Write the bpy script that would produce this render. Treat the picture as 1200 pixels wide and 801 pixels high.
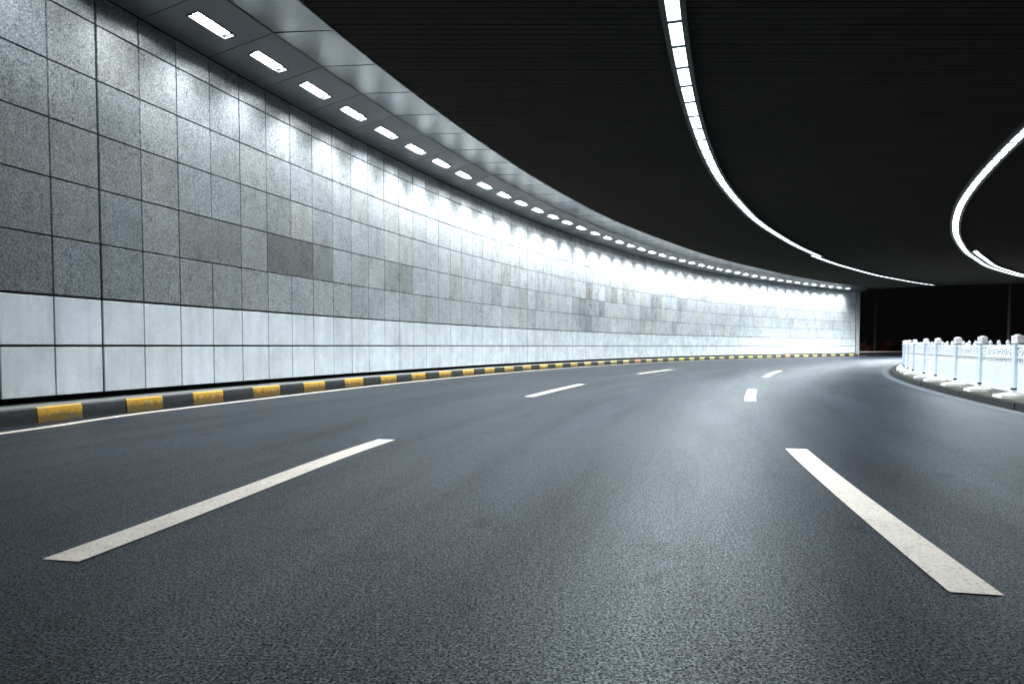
import bpy, math, random
from mathutils import Matrix, Vector

random.seed(11)
scene = bpy.context.scene
for o in list(bpy.data.objects):
    bpy.data.objects.remove(o, do_unlink=True)

# ------------------------------------------------------------------ camera
FPX, PITCH = 820.0, 0.0418
cam_data = bpy.data.cameras.new("camera")
cam = bpy.data.objects.new("camera", cam_data)
scene.collection.objects.link(cam)
cam.location = (0, 0, 1.0)
cam.rotation_euler = (math.pi / 2 - PITCH, 0, 0)
cam_data.sensor_fit = 'HORIZONTAL'
cam_data.sensor_width = 36.0
cam_data.lens = FPX / 1200 * 36.0
cam_data.shift_y = (405 + FPX * math.tan(PITCH) - 400.5) / 1200
cam_data.clip_start = 0.05
cam_data.clip_end = 3000
scene.camera = cam
scene.render.resolution_x, scene.render.resolution_y = 1024, 683

# ------------------------------------------------------------------ world (night) and exposure
world = bpy.data.worlds.new("World")
scene.world = world
world.use_nodes = True
bg = world.node_tree.nodes["Background"]
bg.inputs["Color"].default_value = (0.62, 0.58, 0.62, 1)
bg.inputs["Strength"].default_value = 0.0028
scene.view_settings.view_transform = 'Standard'
scene.view_settings.look = 'None'
scene.view_settings.exposure = 0.3
scene.view_settings.gamma = 1.0
scene.render.engine = 'CYCLES'
LAMP_STRENGTH = 88.0
SPOT_POWER = 360.0
STRIP_STRENGTH = 4.5
STRIP_POWER = 560.0      # downward light of one metre of the left strip
LIGHT_COLOUR = (0.88, 0.97, 1.0)

# ------------------------------------------------------------------ plan geometry of the curved underpass
CX, CY, RW = 95.109, -16.109, 104.772     # centre and radius of the wall face


def P(s, off, z=0.0):
    """point at wall arc length s, offset off towards the inside of the bend, height z above the road"""
    a = s / RW
    r = RW - off
    return Vector((CX - r * math.cos(a), CY + r * math.sin(a), z))


def frame(s, off, z=0.0, roll=0.0):
    """matrix: local x along the bend, local y inward (away from the wall), local z up"""
    a = s / RW
    t = Vector((math.sin(a), math.cos(a), 0))
    n = Vector((math.cos(a), -math.sin(a), 0))
    u = Vector((0, 0, 1))
    if roll:
        n2 = n * math.cos(roll) + u * math.sin(roll)
        u = u * math.cos(roll) - n * math.sin(roll)
        n = n2
    p = P(s, off, z)
    # x = t, y = n would be left handed with z up, so x = -t
    return Matrix(((-t.x, n.x, u.x, p.x), (-t.y, n.y, u.y, p.y), (-t.z, n.z, u.z, p.z), (0, 0, 0, 1)))


def interp(x, pts):
    if x <= pts[0][0]:
        return pts[0][1]
    for (a, va), (b, vb) in zip(pts, pts[1:]):
        if x <= b:
            k = (x - a) / (b - a)
            k = k * k * (3 - 2 * k)
            return va + (vb - va) * k
    return pts[-1][1]


S0, S1 = 4.0, 99.4          # extent of the wall
H_FOOT, H_TOP = 0.309, 6.241
H_TRAY, H_OUT = 6.521, 6.421
TRAY = 1.385
OUTER = [(28, 2.6), (40, 2.68), (47, 2.75), (58, 3.0), (72, 3.1), (92, 2.55), (99.4, 2.5)]

# ------------------------------------------------------------------ object helpers
col = scene.collection


def link(name, me, parent=None, mat=None):
    o = bpy.data.objects.new(name, me)
    col.objects.link(o)
    if parent is not None:
        o.parent = parent
    if mat is not None and me is not None and not me.materials:
        me.materials.append(mat)
    return o


def tag(o, label=None, cat=None, group=None, kind=None):
    if label: o["label"] = label
    if cat: o["category"] = cat
    if group: o["group"] = group
    if kind: o["kind"] = kind
    return o


def empty(name, loc=(0, 0, 0)):
    o = bpy.data.objects.new(name, None)
    o.empty_display_size = 0.2
    col.objects.link(o)
    o.location = loc
    return o


class MB:
    def __init__(self):
        self.v, self.f, self.c = [], [], []

    def quad(self, a, b, c, d, tone=None):
        i = len(self.v)
        self.v += [tuple(a), tuple(b), tuple(c), tuple(d)]
        self.f.append((i, i + 1, i + 2, i + 3))
        self.c.append(tone)

    def hexa(self, p, tone=None):
        """p: 8 points, bottom ring 0-3 then top ring 4-7"""
        i = len(self.v)
        self.v += [tuple(q) for q in p]
        for q in ((3, 2, 1, 0), (4, 5, 6, 7), (0, 1, 5, 4), (1, 2, 6, 5), (2, 3, 7, 6), (3, 0, 4, 7)):
            self.f.append(tuple(i + k for k in q))
            self.c.append(tone)

    def box(self, x0, x1, y0, y1, z0, z1, M=None, tone=None, taper=0.0):
        t = taper
        p = [(x0, y0, z0), (x1, y0, z0), (x1, y1, z0), (x0, y1, z0),
             (x0 + t, y0 + t, z1), (x1 - t, y0 + t, z1), (x1 - t, y1 - t, z1), (x0 + t, y1 - t, z1)]
        if M is not None:
            p = [M @ Vector(q) for q in p]
        self.hexa(p, tone)

    def bevelled(self, w, h, d, b):
        """slab: front face towards +y, bevel b; x centred, z from 0 to h, thickness d"""
        i = len(self.v)
        for (e, y) in ((0, 0.0), (0, d - b), (b, d)):
            self.v += [(-w / 2 + e, y, e), (w / 2 - e, y, e), (w / 2 - e, y, h - e), (-w / 2 + e, y, h - e)]
        for r in (0, 4):
            for k in range(4):
                k2 = (k + 1) % 4
                self.f.append((i + r + k, i + r + 4 + k, i + r + 4 + k2, i + r + k2)); self.c.append(None)
        self.f.append((i + 8, i + 11, i + 10, i + 9)); self.c.append(None)

    def tube(self, pts, radii, n=10, cap=True):
        i = len(self.v)
        for p, r in zip(pts, radii):
            for k in range(n):
                a = 2 * math.pi * k / n
                self.v.append((p[0] + r * math.cos(a), p[1] + r * math.sin(a), p[2]))
        for j in range(len(pts) - 1):
            for k in range(n):
                k2 = (k + 1) % n
                self.f.append((i + j * n + k, i + j * n + k2, i + (j + 1) * n + k2, i + (j + 1) * n + k)); self.c.append(None)
        if cap:
            self.f.append(tuple(i + (len(pts) - 1) * n + k for k in range(n))); self.c.append(None)

    def mesh(self, name, mat=None, smooth=False):
        me = bpy.data.meshes.new(name)
        me.from_pydata(self.v, [], self.f)
        if any(c is not None for c in self.c):
            at = me.color_attributes.new("tone", 'FLOAT_COLOR', 'CORNER')
            k = 0
            for f, c in zip(self.f, self.c):
                for _ in f:
                    at.data[k].color = (c[0], c[1], c[2], 1) if c else (1, 1, 1, 1)
                    k += 1
        if smooth:
            for p in me.polygons: p.use_smooth = True
        if mat: me.materials.append(mat)
        me.update()
        return me

    def build(self, name, mat, parent=None, smooth=False):
        return link(name, self.mesh(name, mat, smooth), parent)


def band(mb, s0, s1, o0, o1, z0, z1, step=0.5, flip=False):
    """surface between offset curves o0 and o1 (numbers or functions of s)"""
    n = max(1, int(math.ceil((s1 - s0) / step)))
    g = lambda o, s: o(s) if callable(o) else o
    for i in range(n):
        a = s0 + (s1 - s0) * i / n
        b = s0 + (s1 - s0) * (i + 1) / n
        q = [P(a, g(o0, a), g(z0, a)), P(a, g(o1, a), g(z1, a)), P(b, g(o1, b), g(z1, b)), P(b, g(o0, b), g(z0, b))]
        if flip: q.reverse()
        mb.quad(*q)


# ------------------------------------------------------------------ materials
def new_mat(name):
    m = bpy.data.materials.new(name)
    m.use_nodes = True
    nt = m.node_tree
    b = nt.nodes["Principled BSDF"]
    return m, nt, b


def N(nt, t, **kw):
    n = nt.nodes.new(t)
    for k, v in kw.items():
        if k in n.inputs: n.inputs[k].default_value = v
        else: setattr(n, k, v)
    return n


def ramp(nt, fac, stops):
    r = nt.nodes.new('ShaderNodeValToRGB')
    els = r.color_ramp.elements
    els[0].position, els[0].color = stops[0][0], (*stops[0][1], 1)
    els[1].position, els[1].color = stops[-1][0], (*stops[-1][1], 1)
    for p, c in stops[1:-1]:
        e = els.new(p); e.color = (*c, 1)
    nt.links.new(fac, r.inputs[0])
    return r.outputs[0]


def g3(v): return (v, v, v)


def mult(nt, a, b, fac=1.0, mode='MULTIPLY'):
    m = nt.nodes.new('ShaderNodeMix'); m.data_type = 'RGBA'; m.blend_type = mode
    m.inputs[0].default_value = fac
    nt.links.new(a, m.inputs[6])
    if isinstance(b, tuple): m.inputs[7].default_value = (*b, 1)
    else: nt.links.new(b, m.inputs[7])
    return m.outputs[2]


def noise(nt, vec, scale, detail=3, rough=0.6):
    n = N(nt, 'ShaderNodeTexNoise'); n.inputs['Scale'].default_value = scale
    n.inputs['Detail'].default_value = detail; n.inputs['Roughness'].default_value = rough
    if vec is not None: nt.links.new(vec, n.inputs['Vector'])
    return n.outputs[0]


def bump(nt, b, h, strength, dist):
    bm = N(nt, 'ShaderNodeBump'); bm.inputs['Strength'].default_value = strength
    bm.inputs['Distance'].default_value = dist
    nt.links.new(h, bm.inputs['Height']); nt.links.new(bm.outputs[0], b.inputs['Normal'])


def pos(nt): return N(nt, 'ShaderNodeNewGeometry').outputs['Position']


def stretch(nt, vec, sc):
    m = N(nt, 'ShaderNodeMapping'); m.inputs['Scale'].default_value = sc
    nt.links.new(vec, m.inputs['Vector']); return m.outputs[0]


def granite(name, source, base, lo, hi, rough, streaks=0.0, bumpy=0.25):
    m, nt, b = new_mat(name)
    p = pos(nt)
    if source == 'object':
        tone = N(nt, 'ShaderNodeObjectInfo').outputs['Color']
    else:
        a = N(nt, 'ShaderNodeAttribute'); a.attribute_name = 'tone'; tone = a.outputs['Color']
    sp = ramp(nt, noise(nt, p, 38, 4, 0.75), [(0.36, g3(lo)), (0.5, g3(1.0)), (0.64, g3(hi))])
    big = ramp(nt, noise(nt, p, 1.3, 3, 0.6), [(0.3, g3(0.88)), (0.7, g3(1.1))])
    c = mult(nt, tone, sp)
    c = mult(nt, c, big)
    c = mult(nt, c, base)
    # water runs and grime, long vertically
    st = ramp(nt, noise(nt, stretch(nt, p, (5, 5, 0.35)), 1.0, 4, 0.6), [(0.35, (0.72, 0.72, 0.70)), (0.6, g3(1.0))])
    c = mult(nt, c, st, 0.35 + streaks)
    nt.links.new(c, b.inputs['Base Color'])
    r = ramp(nt, noise(nt, p, 2.5, 4, 0.7), [(0.3, g3(rough - 0.07)), (0.7, g3(rough + 0.12))])
    nt.links.new(r, b.inputs['Roughness'])
    b.inputs['Specular IOR Level'].default_value = 0.5
    if bumpy: bump(nt, b, noise(nt, p, 60, 3, 0.7), bumpy, 0.004)
    return m


GRAN_O = granite("speckled_granite", 'object', (0.225, 0.233, 0.237), 0.30, 1.95, 0.27)
GRAN_G = granite("speckled_granite_far", 'geo', (0.265, 0.273, 0.277), 0.87, 1.13, 0.27, -0.2, 0.0)
PALE_O = granite("pale_base_stone", 'object', (0.78, 0.815, 0.845), 0.92, 1.05, 0.24, 0.15)
PALE_G = granite("pale_base_stone_far", 'geo', (0.72, 0.76, 0.78), 0.95, 1.03, 0.24, -0.15, 0.0)


def simple(name, colr, rough=0.6, metal=0.0, var=0.15, vscale=3.0, bumpv=0.0, bscale=40, spec=0.5):
    m, nt, b = new_mat(name)
    p = pos(nt)
    f = ramp(nt, noise(nt, p, vscale, 4, 0.65), [(0.3, g3(1 - var)), (0.7, g3(1 + var))])
    nt.links.new(mult(nt, f, colr), b.inputs['Base Color'])
    r = ramp(nt, noise(nt, p, vscale * 2, 3), [(0.3, g3(max(0.03, rough - 0.06))), (0.7, g3(min(1, rough + 0.06)))])
    nt.links.new(r, b.inputs['Roughness'])
    b.inputs['Metallic'].default_value = metal
    b.inputs['Specular IOR Level'].default_value = spec
    if bumpv: bump(nt, b, noise(nt, p, bscale, 3), bumpv, 0.01)
    return m


BACK = simple("dark_joint_backing", (0.008, 0.0085, 0.009), 0.9)
GAPM = simple("black_recess", (0.008, 0.008, 0.008), 0.95)
TRAYM = simple("grey_metal_soffit", (0.105, 0.114, 0.116), 0.42, 0.15, 0.06, 0.8)
SLOPEM = simple("brushed_metal_soffit", (0.18, 0.19, 0.188), 0.19, 0.7, 0.05, 0.8)
CEILM = simple("dark_ceiling_slab", (0.004, 0.004, 0.004), 0.9)
SLATM = simple("dark_ceiling_slat", (0.047, 0.044, 0.038), 0.7, 0.0, 0.08, 0.7, spec=0.0)
DIVM = simple("grey_divider", (0.04, 0.045, 0.05), 0.6)
BLACKM = simple("black_metal", (0.012, 0.013, 0.014), 0.5)
WHITEP = simple("white_railing_paint", (0.86, 0.89, 0.92), 0.35, 0.0, 0.06, 4)
POSTP = simple("pale_blue_post_paint", (0.70, 0.79, 0.87), 0.4, 0.0, 0.06, 4)
PINKP = simple("cap_pale_paint", (0.86, 0.82, 0.84), 0.4, 0.0, 0.12, 14)
REDP = simple("cap_motif_red", (0.80, 0.64, 0.68), 0.5, 0.0, 0.2, 14)
FOOTM = simple("grimy_white_concrete", (0.80, 0.79, 0.74), 0.6, 0.0, 0.15, 9, 0.3)
ISLM = simple("dusty_island_concrete", (0.13, 0.115, 0.09), 0.9, 0.0, 0.4, 5, 0.5, 25)
DARKK = simple("dark_kerb_stone", (0.009, 0.009, 0.009), 0.8, 0.0, 0.3, 6, 0.4)
GROUNDM = simple("dark_ground", (0.045, 0.042, 0.036), 0.95, 0.0, 0.3, 0.6, 0.4, 8)
PARAM = simple("low_parapet_concrete", (0.50, 0.38, 0.36), 0.8, 0.0, 0.2, 2, 0.2)
POSTM = simple("weathered_pole_paint", (0.13, 0.085, 0.075), 0.6, 0.1, 0.15, 3)
BARKM = simple("dark_bark", (0.06, 0.045, 0.035), 0.9, 0.0, 0.3, 12, 0.5)
PIERM = simple("end_pier_stone", (0.42, 0.42, 0.43), 0.45, 0.0, 0.1, 5)


def leaf_mat(name, colr):
    m, nt, b = new_mat(name)
    p = pos(nt)
    f = ramp(nt, noise(nt, p, 6, 3), [(0.3, g3(0.5)), (0.7, g3(1.5))])
    nt.links.new(mult(nt, f, colr), b.inputs['Base Color'])
    b.inputs['Roughness'].default_value = 0.6
    return m


LEAFR = leaf_mat("dull_red_leaf", (0.26, 0.06, 0.055))
LEAFG = leaf_mat("dark_green_leaf", (0.05, 0.06, 0.03))


def emission(name, colr, strength):
    m, nt, b = new_mat(name)
    b.inputs['Base Color'].default_value = (0.8, 0.8, 0.8, 1)
    b.inputs['Emission Color'].default_value = (*colr, 1)
    b.inputs['Emission Strength'].default_value = strength
    return m


LAMPM = emission("lamp_diffuser", LIGHT_COLOUR, LAMP_STRENGTH)
STRIPM = emission("strip_diffuser", (0.84, 0.95, 1.0), STRIP_STRENGTH)


def asphalt():
    m, nt, b = new_mat("worn_asphalt")
    p = pos(nt)
    fine = ramp(nt, noise(nt, p, 95, 4, 0.85), [(0.41, g3(0.05)), (0.52, g3(0.6)), (0.60, g3(5.0))])
    vor = N(nt, 'ShaderNodeTexVoronoi'); vor.inputs['Scale'].default_value = 45
    nt.links.new(p, vor.inputs['Vector'])
    chips = ramp(nt, vor.outputs['Distance'], [(0.05, g3(1.9)), (0.28, g3(0.95))])
    patch = ramp(nt, noise(nt, p, 0.35, 4, 0.6), [(0.3, g3(0.9)), (0.7, g3(1.1))])
    mid = ramp(nt, noise(nt, p, 6, 4, 0.7), [(0.3, g3(0.85)), (0.7, g3(1.15))])
    mid2 = ramp(nt, noise(nt, p, 38, 3, 0.8), [(0.38, g3(0.45)), (0.62, g3(1.55))])
    c = mult(nt, mult(nt, fine, chips), mid2)
    c = mult(nt, c, patch)
    c = mult(nt, c, mid)
    # slightly polished wheel tracks that follow the bend: radius from the centre of the curve
    vm = N(nt, 'ShaderNodeVectorMath'); vm.operation = 'SUBTRACT'
    nt.links.new(p, vm.inputs[0]); vm.inputs[1].default_value = (CX, CY, 0)
    ln = N(nt, 'ShaderNodeVectorMath'); ln.operation = 'LENGTH'
    nt.links.new(vm.outputs[0], ln.inputs[0])
    mp = N(nt, 'ShaderNodeMath'); mp.operation = 'MULTIPLY_ADD'
    nt.links.new(ln.outputs['Value'], mp.inputs[0]); mp.inputs[1].default_value = 2 * math.pi / 1.95; mp.inputs[2].default_value = 1.2
    sn = N(nt, 'ShaderNodeMath'); sn.operation = 'SINE'; nt.links.new(mp.outputs[0], sn.inputs[0])
    ad = N(nt, 'ShaderNodeMath'); ad.operation = 'MULTIPLY_ADD'
    nt.links.new(sn.outputs[0], ad.inputs[0]); ad.inputs[1].default_value = 0.5; ad.inputs[2].default_value = 0.5
    track = ramp(nt, ad.outputs[0], [(0.0, g3(0.80)), (1.0, g3(1.15))])
    c = mult(nt, c, track)
    # long stains, tyre marks and polished streaks that run with the traffic
    sx = N(nt, 'ShaderNodeSeparateXYZ'); nt.links.new(vm.outputs[0], sx.inputs[0])
    an = N(nt, 'ShaderNodeMath'); an.operation = 'ARCTAN2'
    nt.links.new(sx.outputs[1], an.inputs[0]); nt.links.new(sx.outputs[0], an.inputs[1])
    am = N(nt, 'ShaderNodeMath'); am.operation = 'MULTIPLY'; nt.links.new(an.outputs[0], am.inputs[0]); am.inputs[1].default_value = 9.0
    cb = N(nt, 'ShaderNodeCombineXYZ'); nt.links.new(ln.outputs['Value'], cb.inputs[0]); nt.links.new(am.outputs[0], cb.inputs[1])
    streak = ramp(nt, noise(nt, cb.outputs[0], 1.7, 5, 0.65), [(0.34, g3(0.62)), (0.5, g3(1.0)), (0.66, g3(1.35))])
    spots = ramp(nt, noise(nt, p, 2.2, 5, 0.7), [(0.30, g3(0.55)), (0.42, g3(1.0))])
    c = mult(nt, mult(nt, c, streak), spots)
    c = mult(nt, c, (0.0125, 0.0165, 0.0230))
    nt.links.new(c, b.inputs['Base Color'])
    rr = ramp(nt, noise(nt, p, 14, 5, 0.7), [(0.3, g3(0.37)), (0.7, g3(0.46))])
    nt.links.new(rr, b.inputs['Roughness'])
    sr = ramp(nt, noise(nt, p, 95, 4, 0.85), [(0.43, g3(0.0)), (0.57, g3(0.44))])
    sr = mult(nt, mult(nt, sr, mid2), mult(nt, streak, spots))
    nt.links.new(sr, b.inputs['Specular IOR Level'])
    b.inputs['Specular Tint'].default_value = (0.80, 0.92, 1.0, 1)
    bump(nt, b, noise(nt, p, 95, 4, 0.8), 0.36, 0.0035)
    return m


ASPH = asphalt()


def road_paint(name, colr, wear_lo=0.42, wear_hi=0.345):
    m, nt, b = new_mat(name)
    p = pos(nt)
    w = ramp(nt, noise(nt, p, 55, 4, 0.75), [(wear_hi, g3(0.22)), (wear_lo, g3(0.90)), (0.6, g3(1.0))])
    d = ramp(nt, noise(nt, p, 3, 4, 0.7), [(0.3, g3(0.82)), (0.7, g3(1.05))])
    nt.links.new(mult(nt, mult(nt, w, d), colr), b.inputs['Base Color'])
    b.inputs['Roughness'].default_value = 0.55
    bump(nt, b, noise(nt, p, 70, 3), 0.4, 0.004)
    return m


LINEM = road_paint("white_road_paint", (0.93, 0.80, 0.69))
LINEB = road_paint("worn_edge_paint", (0.055, 0.075, 0.10), 0.55, 0.38)


def kerb_paint(name, colr, under, wear):
    m, nt, b = new_mat(name)
    p = pos(nt)
    f = ramp(nt, noise(nt, p, 13, 5, 0.75), [(wear - 0.03, g3(1)), (wear + 0.03, g3(0))])
    # splash dirt along the foot
    sep = N(nt, 'ShaderNodeSeparateXYZ'); nt.links.new(p, sep.inputs[0])
    sb = N(nt, 'ShaderNodeMath'); sb.operation = 'MULTIPLY_ADD'
    nt.links.new(noise(nt, p, 9, 4), sb.inputs[0]); sb.inputs[1].default_value = -0.16
    nt.links.new(sep.outputs[2], sb.inputs[2])
    dirt = ramp(nt, sb.outputs[0], [(-0.09, g3(0.25)), (0.07, g3(1.0))])
    mx = nt.nodes.new('ShaderNodeMix'); mx.data_type = 'RGBA'
    nt.links.new(f, mx.inputs[0]); nt.links.new(mult(nt, N(nt, 'ShaderNodeObjectInfo').outputs['Color'], colr), mx.inputs[6]); mx.inputs[7].default_value = (*under, 1)
    nt.links.new(mult(nt, mx.outputs[2], dirt), b.inputs['Base Color'])
    b.inputs['Roughness'].default_value = 0.55
    bump(nt, b, noise(nt, p, 30, 4, 0.7), 0.5, 0.006)
    return m


YELK = kerb_paint("yellow_kerb_paint", (0.78, 0.40, 0.018), (0.45, 0.40, 0.25), 0.43)
BLKK = kerb_paint("black_kerb_paint", (0.028, 0.029, 0.031), (0.12, 0.115, 0.11), 0.36)
KTOP = simple("kerb_top_concrete", (0.22, 0.22, 0.215), 0.8, 0.0, 0.2, 8, 0.3)

# ------------------------------------------------------------------ ground and road
mb = MB()
mb.quad((-900, -900, -0.05), (1100, -900, -0.05), (1100, 1500, -0.05), (-900, 1500, -0.05))
tag(mb.build("ground", GROUNDM), kind="structure")

ISL = 13.47
mb = MB()
band(mb, -14, 175, -0.3, ISL + 0.05, 0.0, 0.0, 1.0)
road = mb.build("road", ASPH)
tag(road, kind="structure")
mb = MB()
band(mb, -14, 175, ISL + 2.3, 27.0, 0.0, 0.0, 1.0)
tag(mb.build("opposite_road", ASPH), kind="structure")

# dashes and edge lines, children of the road
D1 = [(20.5, 5.66), (25, 5.5), (32, 5.42), (37, 5.38), (45, 5.33), (50, 5.32)]
D2 = [(21, 9.64), (25.4, 9.63), (32, 9.54), (36, 9.59), (43.4, 9.65), (50, 9.56)]
for tab, runs in ((D1, [(8.6, 13.1), (20.56, 25.08), (31.9, 36.93), (44.5, 49.9), (105, 110)]),
                  (D2, [(8.8, 13.3), (20.94, 25.42), (32.1, 36.1), (43.6, 50.4), (105, 110)])):
    for a, b_ in runs:
        mb = MB()
        f = lambda s, tab=tab: interp(s, tab)
        band(mb, a, b_, lambda s: f(s) - 0.10, lambda s: f(s) + 0.10, 0.005, 0.005, 0.5)
        mb.build("lane_dash", LINEM, road)
EDGE = [(22, 1.08), (24.5, 1.02), (27, 0.76), (30, 0.76), (36, 0.66), (60, 0.68)]
mb = MB()
band(mb, -14, 150, lambda s: interp(s, EDGE) - 0.08, lambda s: interp(s, EDGE) + 0.08, 0.005, 0.005, 0.5)
mb.build("edge_line", LINEM, road)
mb = MB()
band(mb, -14, 150, 13.14, 13.36, 0.005, 0.005, 0.5)
mb.build("edge_line", LINEB, road)

# ------------------------------------------------------------------ granite wall
wall = empty("granite_wall", P(S0, 0, 0))
tag(wall, "long curved granite clad wall of grey square panels with a pale base", "wall")


def wchild(o):
    """parent to an empty that is only translated, keeping world coordinates"""
    o.parent = wall
    o.matrix_parent_inverse = Matrix.Translation(-wall.location)
    return o


mb = MB()
band(mb, S0, S1, -0.03, -0.03, H_FOOT, H_TOP + 0.6, 0.8)
band(mb, S0, S1, -0.32, -0.03, H_FOOT, H_FOOT, 0.8, True)
wchild(mb.build("backing", BACK))
# dark recess under the wall foot, behind the kerb
mb = MB()
band(mb, S0, S1, -0.31, -0.31, -0.02, H_FOOT, 0.8)
wchild(mb.build("foot_recess", GAPM))
ROWS = [(0.309, 1.0), (1.0, 1.703), (1.703, 2.525), (2.525, 3.338), (3.338, 4.154), (4.154, 4.953), (4.953, 5.77), (5.77, 6.241)]
TW = 0.8265
joints = [26.2 + TW * k for k in range(-int((26.2 - S0) / TW), int((S1 - 0.35 - 26.2) / TW) + 1)]
near_joint_fix = {26.2: 26.2, 27.03: 27.03}
THICK = (25.37, 27.03, 27.03 + TW * 24, 27.03 + TW * 46)
tones = {}
rng = random.Random(5)


def tone_for(k, r, s):
    if r < 2:
        v = rng.uniform(0.93, 1.04)
        return (v, v, v * rng.uniform(0.99, 1.03))
    v = rng.gauss(1.0, 0.05)
    q = rng.random()
    if q < 0.06: v *= 0.85
    elif q > 0.95: v *= 1.12
    # bay of mixed replacement panels low on the wall, and the paler run beyond it
    if 52 < s < 68 and r in (2, 3, 4) and rng.random() < 0.55: v *= rng.uniform(0.64, 0.84)
    w = rng.gauss(0, 0.018)
    # light falloff painted into the tone: darker near the portal, paler deeper in
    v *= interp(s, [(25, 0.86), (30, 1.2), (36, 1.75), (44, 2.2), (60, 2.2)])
    return (v * (1 + w), v, v * (1 - w * 1.2 + 0.015))


merged = {}            # (column start, row) -> wide panel, as two in the photograph
# columns counted from the joint at 26.2
IDX0 = joints.index(min(joints, key=lambda j: abs(j - 26.2)))
MERGE = {(IDX0 + 3, 3), (IDX0 + 6, 3)}
SPECIAL = {(IDX0 + 6, 3): (0.58, 0.56, 0.53), (IDX0 + 3, 3): (0.86, 0.83, 0.81), (IDX0 + 8, 3): (0.82, 0.81, 0.79),
           (IDX0 + 9, 4): (1.02, 1.12, 1.22), (IDX0 + 10, 4): (1.12, 1.2, 1.26), (IDX0 + 7, 2): (1.15, 1.22, 1.28),
           (IDX0 + 6, 2): (1.2, 1.28, 1.32), (IDX0 + 1, 5): (0.93, 0.97, 1.03), (IDX0 - 1, 2): (0.8, 0.86, 0.93),
           (IDX0 + 1, 2): (0.92, 1.0, 1.1), (IDX0 + 3, 4): (1.05, 1.15, 1.22), (IDX0 + 4, 4): (1.05, 1.14, 1.2),
           (IDX0 + 12, 3): (0.88, 0.85, 0.83), (IDX0 + 13, 3): (0.85, 0.80, 0.76)}
cands = []
skip = set()
for k in range(len(joints) - 1):
    for r, (za, zb) in enumerate(ROWS):
        a, b_ = joints[k], joints[k + 1]
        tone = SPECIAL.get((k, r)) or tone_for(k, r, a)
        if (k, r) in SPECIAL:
            tone = tuple(c * interp(a, [(25, 0.88), (30, 1.12), (36, 1.55)]) for c in tone)  # same light falloff painted into these panels
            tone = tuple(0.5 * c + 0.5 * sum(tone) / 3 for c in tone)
        if (k, r) in skip: continue
        if (k, r) in MERGE:
            b_ = joints[k + 2]; skip.add((k + 1, r))
        ga = 0.022 if min(abs(a - t) for t in THICK) < 0.1 else 0.012
        gb = 0.022 if min(abs(b_ - t) for t in THICK) < 0.1 else 0.012
        vz0 = 0.019 if r in (1, 2) else 0.011 if r else 0.0
        vz1 = 0.019 if r in (0, 1) else 0.011
        proud = rng.uniform(-0.0015, 0.0015)
        sc = (a + b_) / 2
        p = P(sc, 0, (za + zb) / 2)
        visible = sc > 24.6
        d = (p - Vector((0, 0, 1))).length
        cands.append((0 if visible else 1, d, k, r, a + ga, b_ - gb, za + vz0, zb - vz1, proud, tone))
cands.sort(key=lambda c: (c[0], c[1]))
cache = {}


def panel_mesh(w, h, mat):
    key = (round(w, 3), round(h, 3), mat.name)
    if key not in cache:
        m_ = MB(); m_.bevelled(w, h, 0.028, 0.004)
        cache[key] = m_.mesh("granite_panel", mat)
    return cache[key]


far_hi, far_lo = MB(), MB()
for i, (vis, d, k, r, a, b_, za, zb, proud, tone) in enumerate(cands):
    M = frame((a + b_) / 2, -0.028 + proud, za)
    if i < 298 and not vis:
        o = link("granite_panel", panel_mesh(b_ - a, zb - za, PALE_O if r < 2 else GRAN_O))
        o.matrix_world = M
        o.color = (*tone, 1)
        o.parent = wall
        o.matrix_parent_inverse = Matrix.Translation(-wall.location)
    else:
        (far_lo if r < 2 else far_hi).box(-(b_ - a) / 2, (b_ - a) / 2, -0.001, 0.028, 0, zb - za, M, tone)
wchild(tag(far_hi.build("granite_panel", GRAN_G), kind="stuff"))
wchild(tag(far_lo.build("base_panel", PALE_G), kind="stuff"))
# end pier that closes the wall
mb = MB()
M = frame(S1 - 0.05, 0, 0)
mb.box(-0.28, 0.28, -0.6, 0.06, 0, H_TOP + 0.25, M)
wchild(mb.build("end_pier", PIERM))

# ------------------------------------------------------------------ striped kerb
kerb = empty("kerb")
tag(kerb, kind="structure")
starts = [25.52, 26.23, 27.01, 27.76, 28.46, 29.23, 30.08, 30.95, 31.77, 32.6, 33.45]
kj = [25.52 - 0.77 * i for i in range(27, 0, -1)] + starts
s = starts[-1]
while s < S1 - 1:
    s += 0.86
    kj.append(s)
base_i = kj.index(25.52)


def kerb_block(length, mat):
    """chamfered kerb stone: x along, y from 0 (back) to .72 (front foot), two materials"""
    m_ = MB()
    L = length / 2
    prof = [(0.0, 0.0), (0.705, 0.0), (0.695, 0.185), (0.672, 0.207), (0.0, 0.212)]
    n = len(prof)
    for x in (-L, L):
        for y, z in prof: m_.v.append((x, y, z))
    for k in range(n):
        k2 = (k + 1) % n
        m_.f.append((k, k2, n + k2, n + k)); m_.c.append(None)
    m_.f.append(tuple(range(n))[::-1]); m_.f.append(tuple(n + k for k in range(n)))
    m_.c += [None, None]
    me = m_.mesh("kerb_stone", mat)
    me.materials.append(KTOP)
    me.polygons[3].material_index = 1
    return me


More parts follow.
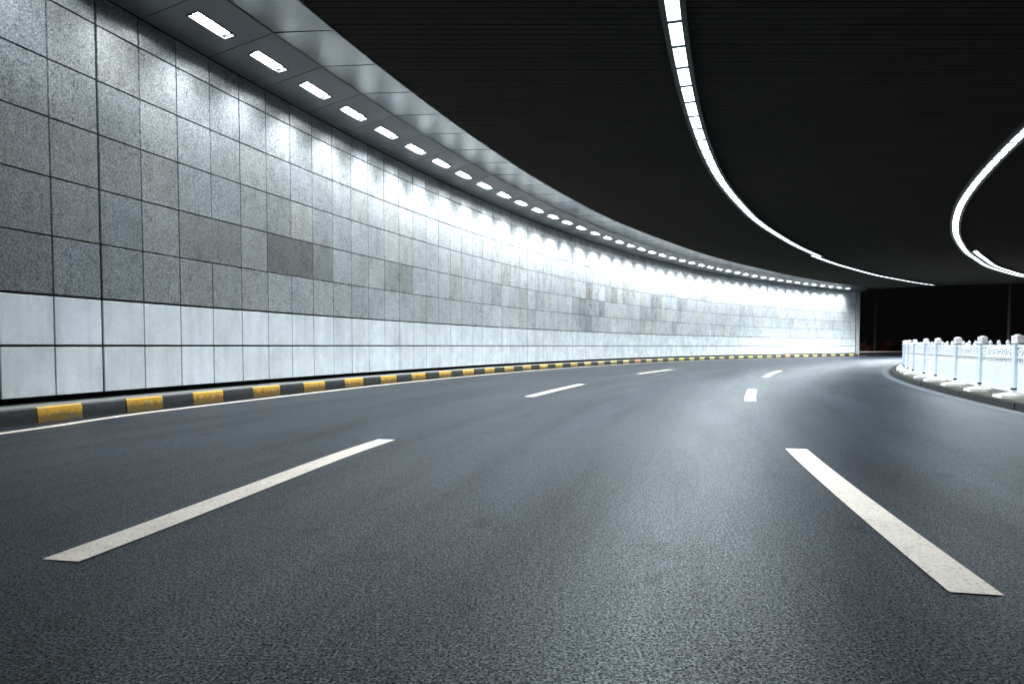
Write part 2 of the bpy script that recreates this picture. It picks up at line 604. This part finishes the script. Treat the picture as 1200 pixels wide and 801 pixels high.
kcache = {}
rk = random.Random(3)
for i in range(len(kj) - 1):
    a, b_ = kj[i], kj[i + 1]
    yellow = (i - base_i) % 2 == 0
    key = (round(b_ - a, 2), yellow)
    if key not in kcache: kcache[key] = kerb_block((b_ - a) * 0.993 - 0.012, YELK if yellow else BLKK)
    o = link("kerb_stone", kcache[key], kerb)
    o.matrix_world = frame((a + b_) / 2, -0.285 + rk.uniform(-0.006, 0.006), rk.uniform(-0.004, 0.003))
    if yellow:
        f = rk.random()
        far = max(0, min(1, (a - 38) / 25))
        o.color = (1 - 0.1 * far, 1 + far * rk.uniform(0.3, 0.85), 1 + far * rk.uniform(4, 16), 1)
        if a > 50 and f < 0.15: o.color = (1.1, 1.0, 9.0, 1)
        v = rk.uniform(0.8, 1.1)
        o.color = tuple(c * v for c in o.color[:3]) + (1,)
    else:
        v = rk.uniform(0.8, 1.5); o.color = (v, v, v, 1)

# ------------------------------------------------------------------ soffit beside the wall, with its metal panels
lamp_s = [28.7, 30.28, 31.87, 33.43, 35.0, 36.6, 38.2, 39.75, 41.35, 43.0, 44.55, 46.15, 47.75, 49.3, 50.95, 52.7, 54.35, 56.0, 57.6]
while lamp_s[0] > 26: lamp_s.insert(0, lamp_s[0] - 1.58)
while lamp_s[-1] < 95.8: lamp_s.append(lamp_s[-1] + 1.60)
soffit = empty("soffit")
tag(soffit, kind="structure")
mb = MB()
out = lambda s: interp(s, OUTER)
band(mb, S0, S1, 0.0, TRAY, H_TOP + 0.14, H_TRAY + 0.14, 0.8, True)
band(mb, S0, S1, TRAY, lambda s: out(s) - 0.03, H_TRAY + 0.14, H_OUT + 0.10, 0.8, True)
mb.build("backing", GAPM, soffit)
mb = MB()
band(mb, S0, S1, lambda s: out(s), lambda s: out(s), H_OUT - 0.012, H_OUT + 0.5, 0.8)
band(mb, S0, S1, lambda s: out(s) - 0.025, lambda s: out(s), H_OUT - 0.012, H_OUT - 0.012, 0.8, True)
mb.build("edge_trim", TRAYM, soffit)
LL, LW = 0.90, 0.20           # lamp opening
ROLL = math.atan2(H_TRAY - H_TOP, TRAY)
LAMP_OFF = [(28, 0.72), (42, 0.74), (50, 0.80), (60, 0.80), (99, 0.72)]
zl = lambda o: H_TOP + (H_TRAY - H_TOP) * o / TRAY
jj = [(a + b_) / 2 for a, b_ in zip(lamp_s, lamp_s[1:])]
jj = [lamp_s[0] - 0.79] + jj + [lamp_s[-1] + 0.8]
for i, ls in enumerate(lamp_s):
    a, b_ = jj[i] + 0.010, jj[i + 1] - 0.010
    lo = interp(ls, LAMP_OFF)
    o0, o1 = lo - LW / 2, lo + LW / 2
    sa, sb_ = ls - LL / 2, ls + LL / 2
    mb = MB()
    e0, e1 = 0.015, TRAY - 0.015

    def cell(s0, s1, p0, p1):
        n = max(1, round((s1 - s0) / 0.4))
        for q in range(n):
            u0, u1 = s0 + (s1 - s0) * q / n, s0 + (s1 - s0) * (q + 1) / n
            mb.hexa([P(u0, p0, zl(p0)), P(u0, p1, zl(p1)), P(u1, p1, zl(p1)), P(u1, p0, zl(p0)),
                     P(u0, p0, zl(p0) + 0.02), P(u0, p1, zl(p1) + 0.02), P(u1, p1, zl(p1) + 0.02), P(u1, p0, zl(p0) + 0.02)])
    cell(a, sa, e0, e1); cell(sb_, b_, e0, e1); cell(sa, sb_, e0, o0); cell(sa, sb_, o1, e1)
    mb.build("tray_panel", TRAYM, soffit)
# end piece of the tray past the last lamp
mb = MB()
band(mb, jj[-1], S1, 0.01, TRAY - 0.015, H_TOP, H_TRAY, 0.5, True)
mb.build("tray_panel", TRAYM, soffit)
sj = [x for x in jj]
for i in range(len(sj) - 1):
    a, b_ = sj[i] + 0.02, sj[i + 1] - 0.02
    mb = MB()
    tilt = random.uniform(-0.006, 0.006)
    for q in range(2):
        u0, u1 = a + (b_ - a) * q / 2, a + (b_ - a) * (q + 1) / 2
        p0 = TRAY + 0.012
        q0, q1 = out(u0) - 0.027, out(u1) - 0.027
        z0_, z1_ = H_TRAY + tilt, H_OUT - tilt
        mb.hexa([P(u0, p0, z0_), P(u0, q0, z1_), P(u1, q1, z1_), P(u1, p0, z0_),
                 P(u0, p0, z0_ + .02), P(u0, q0, z1_ + .02), P(u1, q1, z1_ + .02), P(u1, p0, z0_ + .02)])
    mb.build("sloped_panel", SLOPEM, soffit)

# ------------------------------------------------------------------ recessed lamps, one thing each
ORD = ["nearest", "second", "third", "fourth", "fifth", "sixth", "seventh", "eighth", "ninth", "tenth", "eleventh", "twelfth",
       "thirteenth", "fourteenth", "fifteenth", "sixteenth", "seventeenth", "eighteenth", "nineteenth", "twentieth"]
TENS = ["", "", "twenty", "thirty", "forty", "fifty"]


def ordinal(n):      # n from 1
    if n <= 20: return ORD[n - 1]
    t, u = divmod(n, 10)
    if u == 0: return {3: "thirtieth", 4: "fortieth", 5: "fiftieth"}[t]
    return TENS[t] + "-" + ["", "first"] [1] if u == 1 else TENS[t] + "-" + ORD[u - 1]


def rounded_frame():
    m_ = MB()
    L, W, t = LL / 2, LW / 2, 0.022
    for (x0, x1, y0, y1) in ((-L - t, L + t, -W - t, -W + 0.004), (-L - t, L + t, W - 0.004, W + t), (-L - t, -L + 0.004, -W + 0.004, W - 0.004), (L - 0.004, L + t, -W + 0.004, W - 0.004)):
        m_.box(x0, x1, y0, y1, -0.010, 0.0)
    # housing walls up from the opening
    for (x0, x1, y0, y1) in ((-L, L, -W - 0.004, -W), (-L, L, W, W + 0.004), (-L - 0.004, -L, -W, W), (L, L + 0.004, -W, W)):
        m_.box(x0, x1, y0, y1, 0.0, 0.10)
    m_.box(-L, L, -W, W, 0.10, 0.104)
    return m_.mesh("lamp_frame", BLACKM)


SHIFT = 1.0        # the tube sits towards the far end of its slot


def diffuser_mesh():
    m_ = MB()
    L, W = LL / 2 - 0.035, LW / 2 - 0.018
    n = 6
    L -= 0.03
    ring = []
    r = 0.05
    for cx_, cy_, a0 in ((L - r, W - r, 0), (-L + r, W - r, 90), (-L + r, -W + r, 180), (L - r, -W + r, 270)):
        for q in range(n):
            an = math.radians(a0 + 90 * q / (n - 1))
            ring.append((cx_ + r * math.cos(an), cy_ + r * math.sin(an)))
    k = len(ring)
    for z, sc in ((0.06, 1.0), (0.045, 0.985)):
        for x, y in ring: m_.v.append((x * sc - 0.022 * SHIFT, y * sc, z))
    for q in range(k):
        q2 = (q + 1) % k
        m_.f.append((q, k + q, k + q2, q2)); m_.c.append(None)
    m_.f.append(tuple(k + q for q in range(k))[::-1]); m_.c.append(None)
    return m_.mesh("diffuser", LAMPM)


# asymmetric wall washer optics of each lamp: a soft cone leaning to the wall
SPOTS = {}


def spot_for(k):
    """beam power graded along the row: dimmer near the portal, stronger deeper in"""
    if k not in SPOTS:
        l = bpy.data.lights.new("lamp_beam", 'SPOT')
        l.energy = SPOT_POWER * k
        l.color = LIGHT_COLOUR
        l.spot_size = math.radians(104)
        l.spot_blend = 1.0
        l.shadow_soft_size = 0.06
        SPOTS[k] = l
    return SPOTS[k]


AIM = math.radians(7) + ROLL
FR, DF = rounded_frame(), diffuser_mesh()
vis_n = 0
for ls in lamp_s:
    lo = interp(ls, LAMP_OFF)
    t = empty("recessed_lamp")
    t.matrix_world = frame(ls, lo, zl(lo) - 0.001, ROLL)
    if ls < 26.5:
        tag(t, "white recessed lamp two places before the nearest visible one, outside the picture", "lamp", "recessed soffit lamps beside the granite wall")
    elif ls < 28:
        tag(t, "white recessed lamp in the wall side soffit, just outside the picture", "lamp", "recessed soffit lamps beside the granite wall")
    else:
        vis_n += 1
        which = "nearest" if vis_n == 1 else ordinal(vis_n)
        if ls > lamp_s[-1] - 0.1: lab = "farthest recessed lamp of the soffit row, right at the end of the granite wall"
        elif vis_n == 1: lab = "nearest and largest recessed white lamp in the grey soffit above the granite wall"
        else: lab = "%s recessed white lamp of the soffit row above the granite wall, counting from the nearest" % which
        tag(t, lab, "lamp", "recessed soffit lamps beside the granite wall")
    link("frame", FR, t)
    link("diffuser", DF, t)
    k_ = round(interp(ls, [(26, 0.5), (29, 0.8), (33, 1.0), (43, 1.3), (60, 1.3)]), 1)
    sp = link("lamp_beam", spot_for(k_), t)
    sp.matrix_local = Matrix.Translation((0, 0, 0.0)) @ Matrix.Rotation(-AIM, 4, 'X')

# ------------------------------------------------------------------ dark slatted ceiling
ceiling = empty("ceiling")
tag(ceiling, kind="structure")
EX, EY = Vector((33.4, 69.9)), Vector((62.0, 50.5))       # far edge of the deck, from the wall end to the right


def far_y(x):
    pts = [(-40, 69.0), (33.4, 69.0), (36, 65.6), (38.5, 63.3), (44, 60.6), (62, 54), (110, 40)]
    for (a, va), (b_, vb) in zip(pts, pts[1:]):
        if x <= b_: return va + (vb - va) * (x - a) / (b_ - a)
    return pts[-1][1]


ZC = 6.43
mb = MB()
XR = 75.0
# slab soffit in strips that follow the far edge
xs = [-14 + 2.0 * i for i in range(45)]
for x0, x1 in zip(xs, xs[1:]):
    mb.hexa([(x0, -14, ZC + 0.30), (x1, -14, ZC + 0.30), (x1, far_y(x1) - 0.02, ZC + 0.30), (x0, far_y(x0) - 0.02, ZC + 0.30),
             (x0, -14, ZC + 0.9), (x1, -14, ZC + 0.9), (x1, far_y(x1) - 0.02, ZC + 0.9), (x0, far_y(x0) - 0.02, ZC + 0.9)])
mb.build("slab", CEILM, ceiling)
# deck edge fascia
mb = MB()
for x0, x1 in ((33.4, 36), (36, 38.5), (38.5, 44), (44, 53), (53, 62), (62, 75)):
    y0, y1 = far_y(x0), far_y(x1)
    mb.hexa([(x0, y0, ZC - 0.02), (x1, y1, ZC - 0.02), (x1, y1 + 0.25, ZC - 0.02), (x0, y0 + 0.25, ZC - 0.02),
             (x0, y0, ZC + 1.0), (x1, y1, ZC + 1.0), (x1, y1 + 0.25, ZC + 1.0), (x0, y0 + 0.25, ZC + 1.0)])
mb.build("edge_beam", CEILM, ceiling)
mb = MB()
y = -4.0
while y < 68.5:
    # left end on the soffit edge: circle of radius RW - outer
    off = 2.65
    for _ in range(4):
        rr = RW - off
        dx = math.sqrt(max(0.0, rr * rr - (y - CY) ** 2))
        xl = CX - dx
        sarc = math.atan2(y - CY, CX - xl) * RW
        off = interp(sarc, OUTER) + 0.01
    # right end where the deck stops
    xr = XR
    if far_y(XR) < y:
        lo_, hi_ = xl, XR
        for _ in range(30):
            m_ = (lo_ + hi_) / 2
            if far_y(m_) > y: lo_ = m_
            else: hi_ = m_
        xr = lo_
    if xr - xl > 0.3:
        # slats in lengths that never line up quite perfectly
        x = xl
        while x < xr - 0.05:
            x2 = min(xr, x + random.choice((3.0, 4.0, 5.0)) if y < 40 else xr)
            dz = random.uniform(-0.003, 0.003)
            yy = y + random.uniform(-0.003, 0.003)
            mb.box(x + 0.002, x2 - 0.002, yy - 0.084, yy + 0.084, ZC + dz, ZC + 0.16, None)
            x = x2
    y += 0.195
tag(mb.build("slat", SLATM, ceiling), kind="stuff")

# ------------------------------------------------------------------ strip lights
S1T = [(30, 8.23), (42, 8.19), (50, 8.28), (60, 8.44), (67, 8.48), (77, 8.42), (86, 8.15), (98, 7.78)]
S2T = [(41, 15.79), (55, 15.68), (66, 15.66), (75, 15.55), (85, 15.22), (95, 15.0), (103, 14.9)]
ZS = 6.341


dv = MB()
dv.box(-0.046, 0.046, -0.109, 0.109, -0.004, 0.02)
DIVME = dv.mesh('divider', DIVM)


def strip_beam(power):
    l = bpy.data.lights.new("strip_beam", 'SPOT')
    l.energy = power
    l.color = (0.84, 0.95, 1.0)
    l.spot_size = math.radians(165)
    l.spot_blend = 1.0
    l.shadow_soft_size = 0.11
    return l


def strip(tab, s_from, s_to, phase, doff, label, power=1.0):
    beam = strip_beam(STRIP_POWER * power)
    beam_end = strip_beam(STRIP_POWER * power * 3.0)       # boosted stretch by the exit
    t = empty("strip_light")
    tag(t, label, "strip light", "curved light strips under the ceiling")
    o = lambda s: interp(s, tab) + doff
    hw = 0.106
    mb = MB()
    for (u, v, z0_, z1_) in ((-0.20, -hw - 0.004, ZS - 0.015, ZS + 0.09), (hw + 0.004, 0.20, ZS - 0.015, ZS + 0.09), (-hw - 0.004, hw + 0.004, ZS + 0.05, ZS + 0.09)):
        n = int((s_to - s_from) / 0.6)
        for i in range(n):
            a = s_from + (s_to - s_from) * i / n
            b_ = s_from + (s_to - s_from) * (i + 1) / n
            mb.hexa([P(a, o(a) + u, z0_), P(a, o(a) + v, z0_), P(b_, o(b_) + v, z0_), P(b_, o(b_) + u, z0_),
                     P(a, o(a) + u, z1_), P(a, o(a) + v, z1_), P(b_, o(b_) + v, z1_), P(b_, o(b_) + u, z1_)])
    mb.build("channel", BLACKM, t)
    s = phase - math.ceil((phase - s_from) / 1.09) * 1.09
    while s < s_to:
        a, b_ = max(s + 0.045, s_from + 0.02), min(s + 1.09 - 0.045, s_to - 0.02)
        if b_ - a > 0.1:
            link("divider", DIVME, t).matrix_world = frame(s, o(s), ZS)
            mb = MB()
            z0_, z1_ = ZS + 0.008 + random.uniform(-0.002, 0.002), ZS + 0.014
            mb.hexa([P(a, o(a) - hw, z0_), P(a, o(a) + hw, z0_), P(b_, o(b_) + hw, z0_), P(b_, o(b_) - hw, z0_),
                     P(a, o(a) - hw, z1_), P(a, o(a) + hw, z1_), P(b_, o(b_) + hw, z1_), P(b_, o(b_) - hw, z1_)])
            d = mb.build("diffuser", STRIPM, t)
            lb = link("strip_beam", beam_end if s > 80 else beam, t)
            lb.location = P((a + b_) / 2, o((a + b_) / 2), ZS - 0.02)
        s += 1.09
    return t


strip(S1T, 24.9, 68.2, 30.72, 0.0, "long left hand light strip sweeping down the middle of the dark ceiling")
strip(S1T, 67.2, 98.0, 67.2, -0.24, "far continuation of the left hand light strip, set slightly towards the wall")
strip(S2T, 34, 101.5, 41.0, 0.0, "right hand light strip curling out of the picture edge over the railing", 0.5)
strip(S2T, 71.5, 101.5, 71.5, 0.42, "short second light strip starting beside the curl of the right hand strip", 0.5)

# ------------------------------------------------------------------ traffic island with kerb
isl = MB()
band(isl, -14, 150, ISL + 0.16, ISL + 2.25, 0.095, 0.095, 0.8)
tag(isl.build("traffic_island", ISLM), kind="structure")
ik = empty("island_kerb")
tag(ik, kind="structure")
s = -10.0
kc = {}
while s < 110:
    L = 0.98
    if 'm' not in kc:
        m_ = MB(); m_.box(-0.485, 0.485, 0.0, 0.17, -0.02, 0.10, None, None, 0.012)
        kc['m'] = m_.mesh("kerb_stone", DARKK)
    o = link("kerb_stone", kc['m'], ik)
    sc = L * RW / (RW - ISL)
    o.matrix_world = frame(s + sc / 2, ISL + random.uniform(-0.008, 0.008), random.uniform(-0.004, 0.004))
    s += sc
far_k = MB()
band(far_k, -14, 150, ISL + 2.25, ISL + 2.25, -0.02, 0.095, 1.0, True)
far_k.build("kerb_back", DARKK, ik)

# ------------------------------------------------------------------ white railing on the island
rail = empty("railing")
tag(rail, "white municipal railing with square capped posts along the traffic island", "railing")
ROFF = 13.91
post_s = [35.3 - 2.22, 35.3, 37.5, 40.0, 42.1, 45.0]
while post_s[0] > 12: post_s.insert(0, post_s[0] - 2.22)
while post_s[-1] < 100: post_s.append(post_s[-1] + 2.3)
ZB = 0.095
RT = 1.02                       # top rail height above road


def post_mesh():
    m_ = MB()
    m_.box(-0.055, 0.055, -0.055, 0.055, 0.0, RT - ZB + 0.02, None, None, 0.0)
    m_.box(-0.065, 0.065, -0.065, 0.065, 0.0, 0.09)
    return m_.mesh("post", POSTP)


def cap_mesh():
    m_ = MB()
    m_.box(-0.085, 0.085, -0.075, 0.075, 0, 0.012)
    m_.box(-0.145, 0.145, -0.05, 0.05, 0.012, 0.135)
    # low curved crest
    m_.tube([(0, 0, 0.135), (0, 0, 0.15), (0, 0, 0.158)], [0.06, 0.045, 0.0], 10)
    return m_.mesh("cap", PINKP)


def motif_mesh():
    m_ = MB()
    for (x0, x1, z0_, z1_) in ((-0.10, 0.10, 0.035, 0.05), (-0.10, 0.10, 0.10, 0.112), (-0.03, 0.03, 0.055, 0.095), (-0.09, -0.07, 0.05, 0.10), (0.07, 0.09, 0.05, 0.10)):
        m_.box(x0, x1, -0.053, 0.053, z0_, z1_)
    return m_.mesh("motif", REDP)


def foot_mesh():
    """tapered concrete ballast foot, a wedge each way across the rail line"""
    m_ = MB()
    m_.hexa([(-0.26, -0.26, 0), (0.22, -0.26, 0), (0.20, 0.16, 0), (-0.22, 0.16, 0),
             (-0.25, -0.25, 0.05), (0.21, -0.25, 0.05), (0.19, 0.15, 0.05), (-0.21, 0.15, 0.05)])
    m_.hexa([(-0.24, -0.24, 0.05), (0.20, -0.24, 0.05), (0.18, 0.14, 0.05), (-0.20, 0.14, 0.05),
             (-0.08, -0.09, 0.10), (0.08, -0.09, 0.10), (0.08, 0.08, 0.10), (-0.08, 0.08, 0.10)])
    m_.box(-0.075, 0.075, -0.075, 0.075, 0.09, 0.14)
    return m_.mesh("foot", FOOTM)


PM, CM, MM, FM = post_mesh(), cap_mesh(), motif_mesh(), foot_mesh()
BOLT = MB(); BOLT.box(-0.06, 0.06, -0.062, 0.062, 0.14, 0.175)
BOLT = BOLT.mesh("clamp", DARKK)
pc = {}


def bay_meshes(L):
    """rails, pickets and finials of one bay, local x along"""
    L = round(L, 2)
    if L in pc: return pc[L]
    h = L / 2 - 0.045
    r_ = MB(); r_.box(-h, h, -0.022, 0.022, RT - 0.05, RT)
    top = r_.mesh("top_rail", WHITEP)
    r_ = MB(); r_.box(-h, h, -0.018, 0.018, RT - 0.24, RT - 0.205)
    mid = r_.mesh("middle_rail", WHITEP)
    r_ = MB(); r_.box(-h, h, -0.02, 0.02, ZB + 0.10, ZB + 0.15)
    bot = r_.mesh("bottom_rail", WHITEP)
    n = 16
    r_ = MB()
    for i in range(n):
        x = -h + (i + 0.5) * 2 * h / n
        w = 0.054
        r_.box(x - w, x + w, -0.010, 0.010, ZB + 0.14, RT - 0.36)
        r_.hexa([(x - w, -0.010, RT - 0.36), (x + w, -0.010, RT - 0.36), (x + w, 0.010, RT - 0.36), (x - w, 0.010, RT - 0.36),
                 (x - 0.016, -0.010, RT - 0.29), (x + 0.016, -0.010, RT - 0.29), (x + 0.016, 0.010, RT - 0.29), (x - 0.016, 0.010, RT - 0.29)])
        r_.box(x - 0.016, x + 0.016, -0.010, 0.010, RT - 0.29, RT - 0.235)
    pk = r_.mesh("picket", WHITEP)
    # band of ornaments between the two upper rails
    r_ = MB()
    m2 = 8
    for i in range(m2):
        x = -h + (i + 0.5) * 2 * h / m2
        w = h / m2 * 0.86
        zc, hh = RT - 0.128, 0.074
        o8 = [(x + math.cos(math.radians(a)) * w, zc + math.sin(math.radians(a)) * hh) for a in range(0, 360, 45)]
        i8 = [(x + math.cos(math.radians(a)) * w * .40, zc + math.sin(math.radians(a)) * hh * .36) for a in range(0, 360, 45)]
        b0 = len(r_.v)
        for ring, yy in ((o8, 0.012), (i8, 0.012), (o8, -0.012), (i8, -0.012)):
            for px, pz in ring: r_.v.append((px, yy, pz))
        for q in range(8):
            q2 = (q + 1) % 8
            r_.f += [(b0 + q, b0 + q2, b0 + 8 + q2, b0 + 8 + q), (b0 + 16 + q, b0 + 24 + q, b0 + 24 + q2, b0 + 16 + q2),
                     (b0 + q, b0 + 16 + q, b0 + 16 + q2, b0 + q2), (b0 + 8 + q, b0 + 8 + q2, b0 + 24 + q2, b0 + 24 + q)]
            r_.c += [None] * 4
    orn = r_.mesh("ornament_band", WHITEP)
    fin = []
    r_ = MB()
    r_.tube([(0, 0, 0), (0, 0, 0.02), (0, 0, 0.035), (0, 0, 0.06), (0, 0, 0.095)], [0.026, 0.026, 0.036, 0.03, 0.0], 8)
    fm = pc.setdefault('fin', r_.mesh("finial", WHITEP))
    pc[L] = (top, mid, bot, pk, orn, fm)
    return pc[L]


for i, ps in enumerate(post_s):
    M = frame(ps, ROFF, ZB)
    p = link("post", PM, rail); p.matrix_world = M
    c = link("cap", CM, p); c.matrix_local = Matrix.Translation((0, 0, RT - ZB + 0.0225))
    mo = link("motif", MM, p); mo.matrix_local = Matrix.Translation((0, 0, RT - ZB + 0.0225))
    f = link("foot", FM, rail); f.matrix_world = frame(ps, ROFF, ZB + 0.001)
    f.scale = (f.scale[0] * random.uniform(0.95, 1.1), f.scale[1] * random.uniform(0.95, 1.1), f.scale[2])
    cl = link("clamp", BOLT, f)
    if i + 1 < len(post_s):
        a, b_ = P(ps, ROFF), P(post_s[i + 1], ROFF)
        L = (b_ - a).length
        Mb = frame((ps + post_s[i + 1]) / 2, ROFF, 0)
        mid_ = (a + b_) / 2
        Mb.translation = (mid_.x, mid_.y, 0)
        top, mid, bot, pk, orn, fm = bay_meshes(L)
        for nm, me in (("top_rail", top), ("middle_rail", mid), ("bottom_rail", bot), ("ornament_band", orn)):
            o = link(nm, me, rail); o.matrix_world = Mb
        o = link("picket", pk, rail); o.matrix_world = Mb; o["kind"] = "stuff"
        if ps < 62:
            for q in (-0.25, 0.0, 0.25):
                o = link("finial", fm, rail)
                o.matrix_world = Mb @ Matrix.Translation((q * L, 0, RT + 0.0005))

# ------------------------------------------------------------------ beyond the exit: low parapet, poles, shrubs
par = empty("low_parapet")
tag(par, "low dull concrete parapet continuing the bend outside the tunnel end", "parapet wall")
mb = MB()
band(mb, S1 + 0.3, 170, 0.15, 0.15, -0.02, 0.36, 1.0)
band(mb, S1 + 0.3, 170, -0.15, -0.15, -0.06, 0.36, 1.0, True)
mb.build("wall_body", DARKK, par)
mb = MB()
for i in range(70):
    a = S1 + 0.32 + i
    mb.hexa([P(a, -0.2, 0.36), P(a, 0.2, 0.36), P(a + 0.98, 0.2, 0.36), P(a + 0.98, -0.2, 0.36),
             P(a, -0.2, 0.44), P(a, 0.2, 0.44), P(a + 0.98, 0.2, 0.44), P(a + 0.98, -0.2, 0.44)])
mb.build("coping", PARAM, par)


def pole(x, y, h, r, label):
    t = empty("lamp_post", (x, y, 0))
    tag(t, label, "lamp post")
    m_ = MB()
    m_.tube([(0, 0, 0.0), (0, 0, 0.4), (0, 0, 0.42), (0, 0, h * 0.5), (0, 0, h)], [r * 1.5, r * 1.5, r, r * 0.85, r * 0.6], 12)
    m_.build("pole", POSTM, t, True)
    m_ = MB()
    for k in range(6):
        a0, a1 = k / 6, (k + 1) / 6
        z0_, z1_ = h - 0.1 + 0.5 * math.sin(a0 * 1.5), h - 0.1 + 0.5 * math.sin(a1 * 1.5)
        m_.hexa([(a0 * 1.6, -0.03, z0_), (a1 * 1.6, -0.03, z1_), (a1 * 1.6, 0.03, z1_), (a0 * 1.6, 0.03, z0_),
                 (a0 * 1.6, -0.03, z0_ + 0.06), (a1 * 1.6, -0.03, z1_ + 0.06), (a1 * 1.6, 0.03, z1_ + 0.06), (a0 * 1.6, 0.03, z0_ + 0.06)])
    m_.build("arm", POSTM, t)
    m_ = MB()
    m_.box(1.5, 2.2, -0.12, 0.12, h + 0.33, h + 0.43, None, None, 0.03)
    m_.build("lamp_head", POSTM, t)


pole(39.6, 76.5, 9.0, 0.12, "unlit lamp post just right of the granite wall end, in the dark")
pole(32.9 + 9.6, 82.0, 9.0, 0.09, "thin unlit lamp post, the fainter one in the dark beyond the tunnel exit")
pole(48.6, 68.6, 9.0, 0.13, "reddish unlit lamp post behind the railing at the right")


def shrub(x, y, h, w, mat, label, seed, n=420):
    rg = random.Random(seed)
    t = empty("shrub", (x, y, -0.05))
    tag(t, label, "shrub", "dark shrubs beyond the tunnel exit")
    m_ = MB()
    for k in range(5):
        a = rg.uniform(0, 6.28); q = rg.uniform(0.1, 0.35) * w
        m_.tube([(0.03 * k, 0, 0), (q * math.cos(a) * .5, q * math.sin(a) * .5, h * .3), (q * math.cos(a), q * math.sin(a), h * .75)], [0.03, 0.022, 0.008], 5)
    m_.build("stem", BARKM, t)
    m_ = MB()
    cl = [(rg.gauss(0, w * 0.27), rg.gauss(0, w * 0.25), rg.uniform(0.35, 0.9) * h, rg.uniform(0.14, 0.3) * w) for _ in range(11)]
    for _ in range(n):
        cx_, cy_, cz_, cr = rg.choice(cl)
        v = Vector((rg.gauss(0, 1), rg.gauss(0, 1), rg.gauss(0, 0.8))).normalized() * cr * rg.uniform(0.5, 1.05)
        c = Vector((cx_, cy_, max(0.1, cz_))) + v
        d = Vector((rg.gauss(0, 1), rg.gauss(0, 1), rg.gauss(0, 1))).normalized() * rg.uniform(0.06, 0.13)
        e = d.cross(Vector((rg.gauss(0, 1), rg.gauss(0, 1), rg.gauss(0, 1)))).normalized() * rg.uniform(0.03, 0.06)
        m_.quad(c - d, c - e, c + d, c + e)
    m_.build("foliage", mat, t)


sh = [(1007, 76.5, 1.5, 1.4, "red leaved shrub right beside the end of the granite wall"),
      (1036, 80.0, 1.65, 1.9, "wide red leaved shrub between the wall end and the railing"),
      (1065, 80.0, 1.7, 1.9, "low red leaved shrub above the far end of the railing"),
      (1098, 79.0, 1.75, 1.7, "dull shrub behind the fourth railing cap, outside the tunnel"),
      (1124, 78.0, 1.75, 1.8, "dull red shrub behind the second railing cap, outside the tunnel"),
      (1157, 77.0, 1.75, 2.0, "dull red shrub behind the nearest railing cap, outside the tunnel")]
for i, (px, Y, h, w, lab) in enumerate(sh):
    shrub((px - 600) / FPX * Y, Y, h, w, LEAFR if i in (0, 1, 2, 4, 5) else LEAFG, lab, 40 + i)
